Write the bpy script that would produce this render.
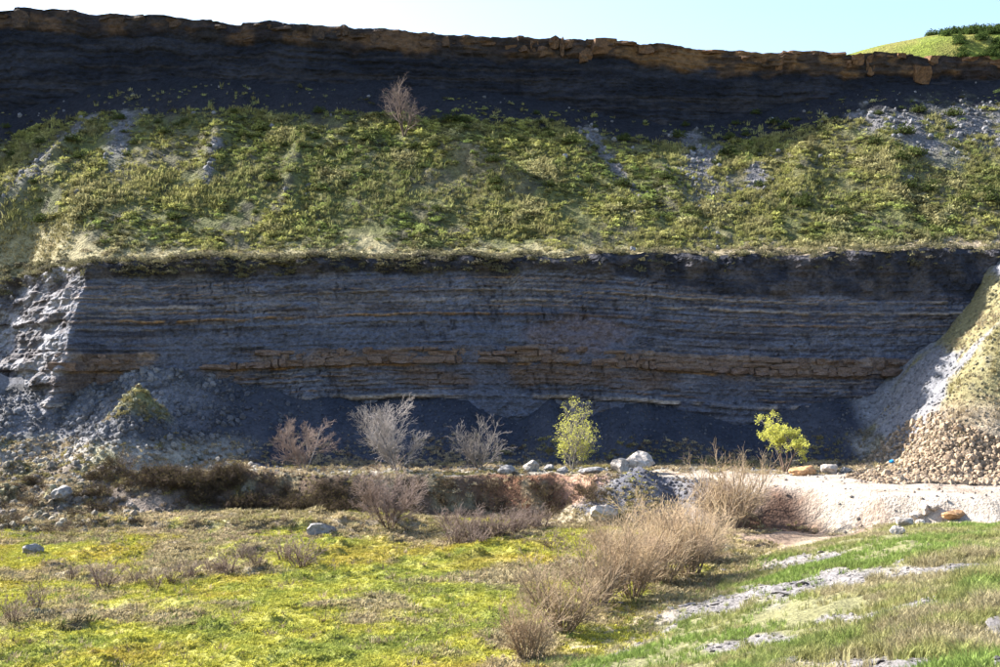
import bpy, math, random
import numpy as np
from mathutils import Vector

for o in list(bpy.data.objects):
    bpy.data.objects.remove(o)
scene = bpy.context.scene
C = scene.collection
R = math.radians

# ------------------------------------------------------------------ camera
F, HR, CZ = 1072.0, 372.0, 8.0          # focal length and horizon row in photo pixels, eye height
cam = bpy.data.cameras.new('camera')
cam.sensor_width = 36.0
cam.lens = 36.0 * F / 1000.0
cam.shift_y = (HR - 333.5) / 1000.0
cam.clip_end = 4000.0
cam_o = bpy.data.objects.new('camera', cam)
cam_o.location = (0, 0, CZ)
cam_o.rotation_euler = (R(90), 0, 0)
C.objects.link(cam_o)
scene.camera = cam_o

# ------------------------------------------------------------------ sky, sun, exposure
SUN_EL, SUN_PHI = 34.0, 28.0            # the sun stands left of and behind the quarry
to_sun = Vector((-math.cos(R(SUN_PHI)) * math.cos(R(SUN_EL)), math.sin(R(SUN_PHI)) * math.cos(R(SUN_EL)), math.sin(R(SUN_EL))))
world = bpy.data.worlds.new('World')
scene.world = world
world.use_nodes = True
wn = world.node_tree
sky = wn.nodes.new('ShaderNodeTexSky')
sky.sky_type = 'NISHITA'
sky.sun_disc = False
sky.sun_elevation = R(SUN_EL)
sky.sun_rotation = math.atan2(to_sun.x, to_sun.y)
sky.air_density = 1.0
sky.dust_density = 1.6
sky.ozone_density = 2.2
bg = wn.nodes['Background']
wn.links.new(sky.outputs[0], bg.inputs[0])
bg.inputs[1].default_value = 0.093
sun = bpy.data.lights.new('sun', 'SUN')
sun.energy = 5.0
sun.angle = R(0.5)
sun.color = (1.0, 0.945, 0.86)
sun_o = bpy.data.objects.new('sun', sun)
sun_o.rotation_euler = (-to_sun).to_track_quat('-Z', 'Y').to_euler()
sun_o.location = (-60, 60, 80)
C.objects.link(sun_o)
vs = scene.view_settings
vs.view_transform = 'Standard'
vs.look = 'None'
vs.exposure = 2.1
vs.gamma = 1.0
vs.use_curve_mapping = False

# ------------------------------------------------------------------ helpers: noise
_rng = np.random.RandomState(7)
PERM = _rng.permutation(4096)
VALS = _rng.rand(4096)

def vn(x, y, seed=0):
    x = np.asarray(x, float); y = np.asarray(y, float)
    xi = np.floor(x).astype(np.int64); yi = np.floor(y).astype(np.int64)
    fx = x - xi; fy = y - yi
    fx = fx * fx * fx * (fx * (fx * 6 - 15) + 10); fy = fy * fy * fy * (fy * (fy * 6 - 15) + 10)
    def h(a, b):
        return VALS[PERM[(PERM[(a + seed * 131) & 4095] + b + seed * 17) & 4095]]
    a = h(xi, yi); b = h(xi + 1, yi); c = h(xi, yi + 1); d = h(xi + 1, yi + 1)
    return (a + (b - a) * fx) * (1 - fy) + (c + (d - c) * fx) * fy

def fbm(x, y, octv=4, seed=0, gain=0.5):
    s = 0.0; a = 1.0; t = 0.0
    x = np.asarray(x, float); y = np.asarray(y, float)
    for k in range(octv):
        s = s + a * (vn(x, y, seed + k * 3) * 2 - 1); t += a
        a *= gain; x = x * 2.03 + 11.3; y = y * 2.03 + 5.7
    return s / t

def sm(a, b, x):
    t = np.clip((np.asarray(x, float) - a) / (b - a), 0, 1)
    return t * t * (3 - 2 * t)

def smax(a, b, k=0.3):
    h = np.clip(0.5 + 0.5 * (a - b) / k, 0, 1)
    return b + (a - b) * h + k * h * (1 - h)

def smin(a, b, k=0.3):
    return -smax(-a, -b, k)

def PX(px, D): return (px - 500.0) / F * D
def PZ(row, D): return CZ - (row - HR) / F * D

# ------------------------------------------------------------------ the lie of the land (height functions)
ZT = 2.1
TAL_PX = [-400, -60, 0, 60, 140, 200, 272, 330, 400, 470, 520, 551, 600, 670, 720, 762, 806, 860, 912, 946, 1000, 1500]
TAL_H = [7.0, 5.0, 4.2, 4.4, 5.4, 5.0, 4.8, 3.6, 3.3, 3.5, 2.4, 3.4, 3.0, 3.0, 1.8, 2.2, 3.2, 3.8, 4.8, 7.0, 10.5, 13.5]
TAL_X = [PX(p, 75.0) for p in TAL_PX]

def edge_y(x):
    return np.interp(x, [-80, -30, -20, -10, 3, 7, 10, 15.5, 19, 23, 60], [66, 65, 62.5, 61.3, 61.3, 60.0, 57, 55.8, 53.0, 50.5, 49]) + 1.1 * fbm(x * 0.22, x * 0 + 3, 3, 41)

def bank_wd(x): return np.interp(x, [-80, -30, -19, -13, 6, 9, 60], [12, 11, 5.0, 1.6, 1.6, 2.6, 3.2])

def spur_s(x, y):
    """how far inside the foot of the spur at the right end of the quarry"""
    s1 = (x - 23.8) * .99 + (y - 64.5) * .12
    s2 = (x - 28.0) * .35 + (y - 60.6) * .93
    return smin(s1, s2, 1.5)

def hill_s(x, y):
    return (x - 1.9) * 0.873 - (y - 29.0) * 0.487 + 0.9 * fbm(x * 0.2, y * 0.2, 3, 51)

def track_w(x, y):
    w = sm(5.5, 9.5, x + 1.2 * fbm(x * .3, y * .3, 2, 60)) * sm(-0.3, 0.8, y - edge_y(x) + 2.6 + 0.8 * fbm(x * .5, y * .5, 3, 61)) * (1 - sm(61.5, 64.0, y + 0.8 * fbm(x * .4, y * .4, 2, 62)))
    return np.clip(w, 0, 1)

def G(x, y):
    x = np.asarray(x, float); y = np.asarray(y, float)
    ye = edge_y(x)
    wd = bank_wd(x)
    t = sm(0, 1, (y - ye + wd) / wd)
    rough = np.interp(x, [-40, -20, -12, 8, 12], [1, .9, .35, .25, .12])
    z = 0.16 * fbm(x * .25, y * .25, 3, 21) + 0.10 * fbm(x * .9, y * .9, 3, 22) * (1 - .6 * t)
    # tussocky clods in the basin
    cl = np.clip(fbm(x * 1.1, y * 1.1, 3, 23) - 0.12, 0, 1)
    z = z + cl * 0.55 * sm(0.0, 0.25, fbm(x * .13, y * .13, 2, 24) + .12 + .25 * sm(44, 33, y)) * (1 - t)
    # the low step in front of the bank
    st = sm(-0.5, 0.5, (y - 54.6 - 0.9 * fbm(x * .35, x * 0, 3, 25)) / 0.7)
    z = z + 0.40 * st * sm(-30, -19, x) * sm(-2, -6, x) * (1 - t)
    z = z + ZT * t + rough * 0.9 * fbm(x * .45, y * .45, 4, 26) * sm(0.02, 0.4, t) * sm(0, 1, (72 - y) / 6)
    # talus against the wall
    th = np.interp(x, TAL_X, TAL_H) + 0.7 * fbm(x * .35, x * 0 + 9, 3, 27)
    tz = th - 0.70 * (75.2 - y) + 0.35 * fbm(x * .4, y * .18, 4, 28)
    z = smax(z, ZT + tz, 0.6)
    # hummock on the left and lit scree round it
    hx, hy = PX(138, 69.5), 69.5
    hd = np.hypot((x - hx) / 1.0, (y - hy) / 1.2) + .5 * fbm(x * .6, y * .6, 3, 29)
    z = smax(z, 7.0 - 1.0 * hd, 0.5)
    hd2 = np.hypot((x + 33.5) / 1.35, (y - 73.0) / 1.1)
    z = smax(z, 5.6 - .72 * hd2 + .9 * fbm(x * .35, y * .35, 4, 30), 0.7)
    # grey spoil heap on the bank
    hd3 = np.hypot((x - 7.6) / 1.25, (y - 58.6) / 1.0) + .35 * fbm(x * .8, y * .8, 3, 31)
    z = smax(z, 2.95 - .78 * hd3, 0.25)
    # rocky spur on the right
    s = spur_s(x, y) + .8 * fbm(x * .25, y * .25, 3, 32)
    z = smax(z, np.minimum(ZT - .2 + 1.04 * s, 15.4 + .05 * s) + .25 * fbm(x * .8, y * .8, 3, 33) * sm(0, 3, s), 0.8)
    # near hill on the right and the slope the photographer stands on
    hs = hill_s(x, y)
    zh = smin(.31 * hs, 1.15 + np.clip(46 - y, -6, 50) * .085 + .03 * hs, 0.5) + .13 * fbm(x * .5, y * .5, 4, 34) + 0.05 * fbm(x * 2, y * 2, 2, 35)
    # shale ledges on the hill
    lw = hs * .31 + .35 * fbm(x * .25, y * .12, 2, 36)
    zh = zh + .10 * (np.floor(lw / .55) + sm(.75, 1.0, (lw / .55) % 1.0) - lw / .55)
    z = smax(z, zh * sm(54, 50, y) - 3 * sm(50, 54, y), 0.35)
    z = smax(z, .265 * (24 - y) - .0 * x, 0.5)
    return z

def ledge_warp(x):
    return .35 * fbm(x * .05, x * 0 + 1, 2, 71) - np.interp(x, [-35, -10, 5, 20, 35], [.45, 0, .0, .55, .8])

LIP_X = [-90, -60, -45, -38, -30, -24, 0, 20, 34, 60]
LIP_Z = [12.0, 12.0, 14.0, 15.5, 15.9, 16.1, 16.25, 16.4, 16.8, 17.2]
def lip_z(x): return np.interp(x, LIP_X, LIP_Z) + .38 * fbm(x * .45, x * 0 + 2, 4, 72)

RX = -30.3
def shoulder(x, z):
    """how far the weathered left shoulder stands out from (+) or behind (-) the wall"""
    rx = RX + .5 * fbm(z * .45, z * 0 + 3, 3, 74) + .10 * (z - 9)
    l = rx - x
    out = .30 * (16.0 - z)
    return np.where(l > 0, np.maximum(out - .95 * l, -7.5), out * sm(-1.6, 0, l))

def face_base(x, z):
    return 75.4 + .10 * (z - 2.0) - shoulder(x, z) + .55 * fbm(x * .10, z * .05, 3, 73) + .8 * fbm(x * .5, x * 0 + 5, 3, 75) * sm(14.2, 16.2, z)

def lip_y(x): return face_base(x, lip_z(x))

def seg_d(x, y, a, b):
    ax, ay = a; bx, by = b
    t = np.clip(((x - ax) * (bx - ax) + (y - ay) * (by - ay)) / ((bx - ax) ** 2 + (by - ay) ** 2), 0, 1)
    return np.hypot(x - ax - t * (bx - ax), y - ay - t * (by - ay)), t

RIDGES = []
KS_PX = [-300, 0, 150, 400, 550, 700, 800, 900, 1000, 1300]
KS = [.74, .75, .77, .74, .665, .585, .625, .71, .72, .72]
def S(x, y):
    """the grass slope above the lower cliff"""
    x = np.asarray(x, float); y = np.asarray(y, float)
    ly = lip_y(x)
    d = np.clip(y - ly, -1, 40)
    k = np.interp(x, [PX(p, 95) for p in KS_PX], KS) * 1.06
    def base(yy):
        e = np.clip(yy - 76.85, -1, 40)
        return np.interp(x, LIP_X, LIP_Z) + .20 * e + (k - .20) * (np.sqrt((e - 2.6) ** 2 + 1.2) + (e - 2.6)) * .5
    ln = 3.5 + 3.0 * sm(-30, -36, x)
    z = base(y) + (lip_z(x) - base(ly)) * (1 - sm(0, 1, d / ln))
    q = sm(0.5, 4, d)
    for a_, b_, hh_, ww_ in RIDGES:
        dd_, tt_ = seg_d(x, y, a_, b_)
        z = z + hh_ * np.sin(math.pi * np.clip(tt_, .08, .92)) * np.exp(-((dd_ + .25 * fbm(x, y, 2, 84)) / ww_) ** 2)
    z = z + q * (.30 * fbm(x * .16, y * .09, 3, 81) + .30 * fbm(x * .7, y * .6, 4, 82)) + .08 * fbm(x * 2, y * 2, 2, 83)
    return z

UF = 104.0
RIM_PX = [-500, 0, 60, 100, 150, 200, 250, 300, 400, 500, 560, 600, 700, 800, 900, 1000, 1400]
RIM_R = [-10, 9, 9, 13, 15, 20, 23, 26, 31, 37, 38, 42, 48, 54, 56, 63, 90]
def rim_z(x):
    r = np.interp(x, [PX(p, UF + .6) for p in RIM_PX], RIM_R)
    return PZ(r, UF + .6) + .30 * fbm(x * .5, x * 0 + 6, 4, 93) + .25 * (vn(np.floor(x / 3.1 + .4 * vn(x * .2, x * 0, 95)), x * 0, 94) - .5)
def up_face(x, z):
    return UF + .12 * (z - 36) + .8 * fbm(x * .09, x * 0 + 4, 3, 91) + .35 * fbm(x * .5, z * .15, 3, 92)

def hit(px, row, H=G, y0=10, y1=80):
    ys = np.arange(y0, y1, 0.04)
    xs = PX(px, ys); zs = PZ(row, ys)
    d = H(xs, ys) - zs
    i = np.argmax(d >= 0)
    if d[i] < 0: i = len(ys) - 1
    return float(xs[i]), float(ys[i]), float(H(xs[i], ys[i]))

# ------------------------------------------------------------------ helpers: meshes and materials
def fast_mesh(name, verts, faces, smooth=True):
    me = bpy.data.meshes.new(name)
    verts = np.asarray(verts, np.float32); faces = np.asarray(faces, np.int32)
    n, k = faces.shape
    me.vertices.add(len(verts)); me.vertices.foreach_set('co', verts.ravel())
    me.loops.add(n * k); me.loops.foreach_set('vertex_index', faces.ravel())
    me.polygons.add(n)
    me.polygons.foreach_set('loop_start', np.arange(0, n * k, k, dtype=np.int32))
    me.polygons.foreach_set('use_smooth', np.full(n, smooth, bool))
    me.update(calc_edges=True)
    return me

def set_col(me, col, name='col'):
    a = me.color_attributes.new(name, 'FLOAT_COLOR', 'POINT')
    c = np.ones((len(me.vertices), 4), np.float32); c[:, :3] = col
    a.data.foreach_set('color', c.ravel())

def grid_faces(nu, nv, flip=False):
    i = np.arange(nu - 1)[:, None] * nv + np.arange(nv - 1)[None, :]
    f = np.stack([i, i + nv, i + nv + 1, i + 1], -1).reshape(-1, 4)
    return f[:, ::-1] if flip else f

def obj(name, me, mat=None, parent=None, loc=None, **props):
    o = bpy.data.objects.new(name, me)
    if mat is not None and len(me.materials) == 0: me.materials.append(mat)
    C.objects.link(o)
    if parent is not None: o.parent = parent
    if loc is not None: o.location = loc
    for k, v in props.items(): o[k] = v
    return o

def empty(name, loc, label, cat, group=None, rz=0.0, sc=1.0):
    o = bpy.data.objects.new(name, None); C.objects.link(o)
    o.empty_display_size = .2
    o.location = loc; o.rotation_euler = (0, 0, rz); o.scale = (sc, sc, sc)
    o['label'] = label; o['category'] = cat
    if group: o['group'] = group
    return o

def nodemat(name):
    m = bpy.data.materials.new(name); m.use_nodes = True
    nt = m.node_tree; nt.nodes.clear()
    out = nt.nodes.new('ShaderNodeOutputMaterial')
    return m, nt, out

def N(nt, typ, **kw):
    n = nt.nodes.new(typ)
    for k, v in kw.items(): setattr(n, k, v)
    return n

def noise(nt, coord, scale, detail=5, rough=.6, stretch=None):
    n = N(nt, 'ShaderNodeTexNoise'); n.inputs['Scale'].default_value = scale
    n.inputs['Detail'].default_value = detail; n.inputs['Roughness'].default_value = rough
    if stretch:
        mp = N(nt, 'ShaderNodeMapping'); mp.inputs['Scale'].default_value = stretch
        nt.links.new(coord, mp.inputs[0]); coord = mp.outputs[0]
    nt.links.new(coord, n.inputs['Vector'])
    return n.outputs['Fac']

def remap(nt, v, a, b, c, d):
    n = N(nt, 'ShaderNodeMapRange'); n.inputs[1].default_value = a; n.inputs[2].default_value = b
    n.inputs[3].default_value = c; n.inputs[4].default_value = d
    nt.links.new(v, n.inputs[0]); return n.outputs[0]

def mathn(nt, op, a, b):
    n = N(nt, 'ShaderNodeMath', operation=op)
    for i, v in enumerate((a, b)):
        if isinstance(v, (int, float)): n.inputs[i].default_value = v
        else: nt.links.new(v, n.inputs[i])
    return n.outputs[0]

def mulcol(nt, col, fac):
    n = N(nt, 'ShaderNodeVectorMath', operation='SCALE')
    if isinstance(col, tuple): n.inputs[0].default_value = col[:3]
    else: nt.links.new(col, n.inputs[0])
    nt.links.new(fac, n.inputs['Scale']); return n.outputs[0]

def principled(nt, out, col, rough=.9, spec=.15, normal=None):
    p = N(nt, 'ShaderNodeBsdfPrincipled')
    p.inputs['Roughness'].default_value = rough
    p.inputs['Specular IOR Level'].default_value = spec
    if isinstance(col, tuple): p.inputs['Base Color'].default_value = (*col[:3], 1)
    else: nt.links.new(col, p.inputs['Base Color'])
    if normal is not None: nt.links.new(normal, p.inputs['Normal'])
    nt.links.new(p.outputs[0], out.inputs[0]); return p

def bump(nt, h, dist, strength=1.0):
    b = N(nt, 'ShaderNodeBump'); b.inputs['Distance'].default_value = dist; b.inputs['Strength'].default_value = strength
    nt.links.new(h, b.inputs['Height']); return b.outputs[0]

def mat_vcol(name, scales, dist, var=(.65, 1.4), stretch=None, rough=.92, spec=.12):
    """a mesh's own colour attribute, broken up by fine noise, with bumps"""
    m, nt, out = nodemat(name)
    co = N(nt, 'ShaderNodeTexCoord').outputs['Object']
    at = N(nt, 'ShaderNodeAttribute', attribute_name='col')
    a = noise(nt, co, scales[0], 8, .68, stretch)
    b = noise(nt, co, scales[1], 4, .6)
    f = mathn(nt, 'MULTIPLY', remap(nt, a, .3, .7, var[0], var[1]), remap(nt, b, .3, .7, .85, 1.15))
    c = mulcol(nt, at.outputs['Color'], f)
    vor = N(nt, 'ShaderNodeTexVoronoi'); vor.inputs['Scale'].default_value = scales[0] * 2.2
    nt.links.new(co, vor.inputs['Vector'])
    h = mathn(nt, 'ADD', a, mathn(nt, 'MULTIPLY', vor.outputs['Distance'], .35))
    principled(nt, out, c, rough, spec, bump(nt, h, dist))
    return m

def mat_rock(name, c1, c2, scale=1.5, dist=.08, spec=.2):
    m, nt, out = nodemat(name)
    co = N(nt, 'ShaderNodeNewGeometry').outputs['Position']
    oi = N(nt, 'ShaderNodeObjectInfo')
    a = noise(nt, co, scale, 8, .7, (1, 1, 2.0))
    b = noise(nt, co, scale * 4, 5, .65)
    mx = N(nt, 'ShaderNodeMix', data_type='RGBA')
    f = mathn(nt, 'ADD', remap(nt, a, .3, .7, -.1, .8), remap(nt, oi.outputs['Random'], 0, 1, -.25, .35))
    f2 = N(nt, 'ShaderNodeClamp'); nt.links.new(f, f2.inputs[0])
    nt.links.new(f2.outputs[0], mx.inputs['Factor'])
    mx.inputs[6].default_value = (*c1, 1); mx.inputs[7].default_value = (*c2, 1)
    rv = mathn(nt, 'MULTIPLY', remap(nt, b, .3, .7, .55, 1.45), remap(nt, oi.outputs['Random'], 0, 1, .75, 1.2))
    c = mulcol(nt, mx.outputs[2], rv)
    principled(nt, out, c, .9, spec, bump(nt, mathn(nt, 'ADD', a, mathn(nt, 'MULTIPLY', b, .5)), dist))
    return m

def mat_twig(name, c1, c2):
    m, nt, out = nodemat(name)
    co = N(nt, 'ShaderNodeTexCoord').outputs['Object']
    oi = N(nt, 'ShaderNodeObjectInfo')
    a = noise(nt, co, 1.2, 3, .6)
    mx = N(nt, 'ShaderNodeMix', data_type='RGBA')
    nt.links.new(remap(nt, a, .35, .65, 0, 1), mx.inputs['Factor'])
    mx.inputs[6].default_value = (*c1, 1); mx.inputs[7].default_value = (*c2, 1)
    c = mulcol(nt, mx.outputs[2], remap(nt, oi.outputs['Random'], 0, 1, .8, 1.2))
    principled(nt, out, c, .85, .1)
    return m

def mat_leaf(name, col=None, trans=.45, attr=False):
    """thin leaves or blades that let the backlight through"""
    m, nt, out = nodemat(name)
    co = N(nt, 'ShaderNodeTexCoord').outputs['Object']
    if attr: src = N(nt, 'ShaderNodeAttribute', attribute_name='tint', attribute_type='INSTANCER').outputs['Color']
    else: src = col
    a = noise(nt, co, 3.0, 3, .6)
    c = mulcol(nt, src, remap(nt, a, .3, .7, .7, 1.3))
    d = N(nt, 'ShaderNodeBsdfDiffuse'); t = N(nt, 'ShaderNodeBsdfTranslucent'); mx = N(nt, 'ShaderNodeMixShader')
    nt.links.new(c, d.inputs[0]); nt.links.new(c, t.inputs[0])
    mx.inputs[0].default_value = trans
    nt.links.new(d.outputs[0], mx.inputs[1]); nt.links.new(t.outputs[0], mx.inputs[2])
    nt.links.new(mx.outputs[0], out.inputs[0])
    return m

def mat_stone_tint(name):
    m, nt, out = nodemat(name)
    co = N(nt, 'ShaderNodeTexCoord').outputs['Object']
    src = N(nt, 'ShaderNodeAttribute', attribute_name='tint', attribute_type='INSTANCER').outputs['Color']
    a = noise(nt, co, 2.5, 5, .65)
    principled(nt, out, mulcol(nt, src, remap(nt, a, .3, .7, .7, 1.3)), .9, .2, bump(nt, a, .15))
    return m

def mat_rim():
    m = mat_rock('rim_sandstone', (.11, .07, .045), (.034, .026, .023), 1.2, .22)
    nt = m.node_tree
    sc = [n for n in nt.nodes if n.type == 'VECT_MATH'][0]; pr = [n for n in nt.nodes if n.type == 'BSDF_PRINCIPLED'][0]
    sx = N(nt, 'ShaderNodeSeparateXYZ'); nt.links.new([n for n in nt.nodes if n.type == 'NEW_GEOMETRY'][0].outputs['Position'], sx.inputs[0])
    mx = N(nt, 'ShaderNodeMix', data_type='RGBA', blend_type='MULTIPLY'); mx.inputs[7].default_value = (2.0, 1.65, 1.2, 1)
    nt.links.new(remap(nt, sx.outputs[0], -12, 22, 0, 1), mx.inputs['Factor'])  # gold towards the right: weathered rock, with sunlit rim edges put into the colour
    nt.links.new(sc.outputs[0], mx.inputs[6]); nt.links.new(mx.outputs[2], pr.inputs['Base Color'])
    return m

M = {
    'ground': mat_vcol('ground', (4.0, .6), .13, (.55, 1.45)),
    'slope': mat_vcol('slope_earth', (2.6, .5), .30, (.5, 1.5)),
    'cliff': mat_vcol('shale_strata', (4.0, .5), .16, (.5, 1.5), (1, 1, 1.4), .9, .12),
    'ucliff': mat_vcol('dark_shale', (1.6, .3), .2, (.5, 1.5), (1, 1, 2.0), .9, .12),
    'sandstone': mat_rock('brown_sandstone', (.20, .145, .115), (.075, .05, .041), 2.4, .16),
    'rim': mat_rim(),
    'boulder': mat_rock('pale_boulder', (.42, .38, .34), (.27, .225, .19), 1.6, .06),
    'boulder_grey': mat_rock('grey_boulder', (.25, .24, .235), (.15, .14, .135), 1.6, .06),
    'boulder_orange': mat_rock('orange_boulder', (.50, .30, .15), (.35, .17, .08), 1.6, .06),
    'rubble': mat_rock('rubble', (.37, .28, .195), (.21, .15, .10), 2.5, .04),
    'willow_stem': mat_twig('willow_bark', (.18, .14, .10), (.26, .20, .14)),
    'willow_twig': mat_twig('willow_twigs', (.32, .235, .165), (.42, .32, .195)),
    'grey_stem': mat_twig('grey_bark', (.15, .135, .125), (.22, .20, .185)),
    'grey_twig': mat_twig('grey_twigs', (.24, .215, .20), (.32, .285, .265)),
    'pink_twig': mat_twig('brown_pink_twigs', (.19, .14, .12), (.26, .20, .17)),
    'dark_stem': mat_twig('dark_bark', (.09, .06, .045), (.14, .10, .08)),
    'bramble': mat_twig('bramble_canes', (.05, .036, .028), (.11, .078, .058)),
    'bramble_leaf': mat_leaf('bramble_leaves', (.085, .07, .03), .3),
    'fresh_leaf': mat_leaf('fresh_leaves', (.50, .50, .12), .5),
    'bush_leaf': mat_leaf('bush_leaves', (.06, .075, .026), .3),
    'tint': mat_leaf('tinted_blades', None, .30, True),
    'stone_tint': mat_stone_tint('loose_stones'),
    'moss_bush': mat_leaf('scrub_leaves', (.05, .075, .022), .3),
}

HILL_BANDS = []
for a_, b_, hw in [((645, 608), (770, 594), 2.6), ((760, 592), (850, 582), 2.0), ((800, 664), (1010, 660), 1.1), ((985, 632), (1030, 630), .35), ((720, 568), (820, 556), 1.6), ((830, 618), (960, 606), .8), ((880, 575), (1000, 568), .9), ((700, 648), (790, 640), .5), ((600, 660), (680, 622), .28), ((900, 560), (1000, 552), .35)]:
    HILL_BANDS.append((hit(*a_)[:2], hit(*b_)[:2], hw))
# ------------------------------------------------------------------ what covers the ground where (weights 0..1)
def cover(x, y, z=None):
    x = np.asarray(x, float); y = np.asarray(y, float)
    if z is None: z = G(x, y)
    w = {}
    hs = hill_s(x, y)
    hill = sm(0.0, 1.2, hs + .6 * fbm(x * .8, y * .8, 2, 101)) * sm(-.2, -1.2, y - edge_y(x) + 1.6)
    ye = edge_y(x)
    talus = sm(.9, 2.0, z - ZT - .2 * fbm(x, y, 2, 102)) * sm(62, 66, y)
    spur = sm(.1, 1.0, spur_s(x, y))
    leftrock = sm(-17, -24, x + 2.5 * fbm(x * .3, y * .3, 3, 103)) * sm(51, 56, y + 2 * fbm(x * .3, y * .3, 3, 104))
    track = track_w(x, y)
    bwd = np.maximum(bank_wd(x), 2.0) + .4
    bank = sm(.0, .25, (y - ye + bwd) / bwd) * (1 - track)
    heap = sm(.2, .8, 2.95 - .78 * np.hypot((x - 7.6) / 1.25, (y - 58.6)) + .3 * fbm(x, y, 2, 105)) * sm(61, 60, y)
    n1 = fbm(x * .28, y * .28, 4, 106); n2 = fbm(x * .9, y * .9, 3, 107); n3 = fbm(x * .12, y * .12, 3, 108)
    dry = sm(-.02, .3, n1 * .8 + .35 * n2 + .55 * sm(47, 55, y) + .5 * sm(5, 0, np.hypot((x - 1.0) / 1.2, (y - 42.0))) + .35 * sm(9, 2, np.abs(hs + 2.0)) * sm(-6, -1, hs) - .10)
    inl = sm(3.6, 1.6, np.hypot((x - 14.6) / 1.5, (y - 50.6) / 1.25) + .9 * n2) * (1 - track)
    hill = hill * (1 - inl); w['inl'] = inl
    w.update(hill=hill, talus=talus, spur=spur, leftrock=leftrock, track=track, bank=bank, heap=heap, dry=dry, n1=n1, n2=n2, n3=n3, hs=hs)
    # bare shale streaks on the near hill
    sh = np.zeros_like(x)
    for a_, b_, hw in HILL_BANDS:
        dd_, tt_ = seg_d(x, y, a_, b_)
        sh = np.maximum(sh, sm(1.2, .5, dd_ / (hw * (.45 + .55 * np.sin(math.pi * np.clip(tt_, .05, .95)))) + .7 * n2 + .4 * n1))
    w['shale'] = sh * hill
    w['grassy'] = hill * (1 - w['shale'])
    return w

def mix(a, b, t): return a + (b - a) * np.clip(t, 0, 1)[..., None]
def K(*c): return np.array(c, float)

def ground_col(x, y, z):
    w = cover(x, y, z)
    n1, n2, n3 = w['n1'], w['n2'], w['n3']
    c = mix(K(.26, .25, .05), K(.18, .20, .05), sm(-.1, .5, n3 + .4 * n2))
    c = mix(c, K(.30, .20, .045), sm(.05, .45, fbm(x * .2, y * .2, 3, 110) + .3 * sm(-12, -20, x)) * .5)
    c = mix(c, mix(K(.29, .245, .17), K(.19, .155, .105), sm(-.3, .3, n2)), w['dry'])
    c = mix(c, K(.16, .12, .08), sm(.25, .5, n2) * w['dry'] * .6)
    # path and bare soil between basin and hill
    bc = mix(K(.10, .07, .05), K(.17, .085, .05), sm(-3, 2, x) * sm(-.2, .3, n1 + .3))
    bc = mix(bc, K(.24, .22, .14), sm(.05, .35, n2) * .6)
    c = mix(c, bc, w['bank'])
    terr = w['bank'] * sm(.0, .5, y - edge_y(x))
    c = mix(c, mix(K(.30, .27, .22), K(.22, .21, .19), sm(-.2, .3, n2)), terr)
    lr = mix(K(.26, .24, .22), K(.18, .145, .10), sm(-.15, .3, n1))
    lr = mix(lr, K(.20, .20, .06), sm(.15, .4, fbm(x * .5, y * .5, 3, 111)) * .7)
    c = mix(c, lr, w['leftrock'] * (1 - .5 * w['dry']))
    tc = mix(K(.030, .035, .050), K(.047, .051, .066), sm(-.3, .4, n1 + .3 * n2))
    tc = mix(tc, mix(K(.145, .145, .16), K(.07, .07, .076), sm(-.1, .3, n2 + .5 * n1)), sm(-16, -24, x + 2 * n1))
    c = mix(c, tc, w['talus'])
    c = mix(c, tc, sm(64.6, 66.2, y + .9 * n1) * sm(-19, -15, x) * (1 - w['spur']))  # dark talus colour paints the cliff's shade over the back of the terrace
    hm = sm(2.6, 1.2, np.hypot(x - PX(136, 69.5), (y - 69.5)) + .8 * n2)
    c = mix(c, K(.20, .19, .075), hm * .8)
    sp = mix(K(.165, .165, .178), K(.185, .165, .085), sm(-.1, .35, n1 + .6 * n2 + .9 * sm(26.5, 30.5, x + .45 * (69 - y)) - .5 - .7 * sm(10.5, 14, z - .25 * (x - 30))))
    c = mix(c, sp, w['spur'] * sm(24.0, 25.5, x))
    c = mix(c, mix(K(.36, .31, .26), K(.28, .22, .175), sm(-.2, .3, n1 + .5 * n2)), w['track'])
    rb = sm(1.8, .7, np.hypot((x - 14.2) / 1.3, (y - 54.8)) + .4 * n2)
    c = mix(c, mix(K(.17, .085, .05), K(.09, .055, .04), sm(-.2, .2, n2)), rb)
    c = mix(c, mix(K(.10, .10, .118), K(.17, .165, .175), sm(-.2, .3, n2)), w['heap'])
    rr = sm(1.6, .6, np.hypot((x - 4.9) / 1.2, (y - 60.0) / 1.3) + .5 * n2)
    c = mix(c, K(.38, .23, .16), rr)
    rbz = (sm(6.5, 4.0, z) * w['spur'] + sm(61.5, 62.5, y) * sm(22.5, 24, x) * sm(7, 5, z)) * sm(68.5, 66.5, y - .5 * (x - 28))
    c = mix(c, mix(K(.26, .21, .155), K(.17, .135, .10), sm(-.2, .2, n2)), np.clip(rbz, 0, 1) * .85)
    c = mix(c, mix(K(.25, .18, .135), K(.17, .12, .09), sm(-.2, .3, n2)), w['inl'] * .95)
    hg = mix(K(.17, .165, .085), K(.25, .22, .155), sm(-.1, .35, n1 + .3 * n2 + .1))
    hg = mix(hg, mix(K(.17, .16, .16), K(.245, .225, .21), sm(-.2, .3, n2)), w['shale'])
    c = mix(c, hg, w['hill'])
    c = mix(c, K(.31, .26, .19), sm(1.3, .2, np.abs(w['hs'] - .2) + .5 * n2) * sm(53, 50, y) * .8)
    return c

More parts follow.
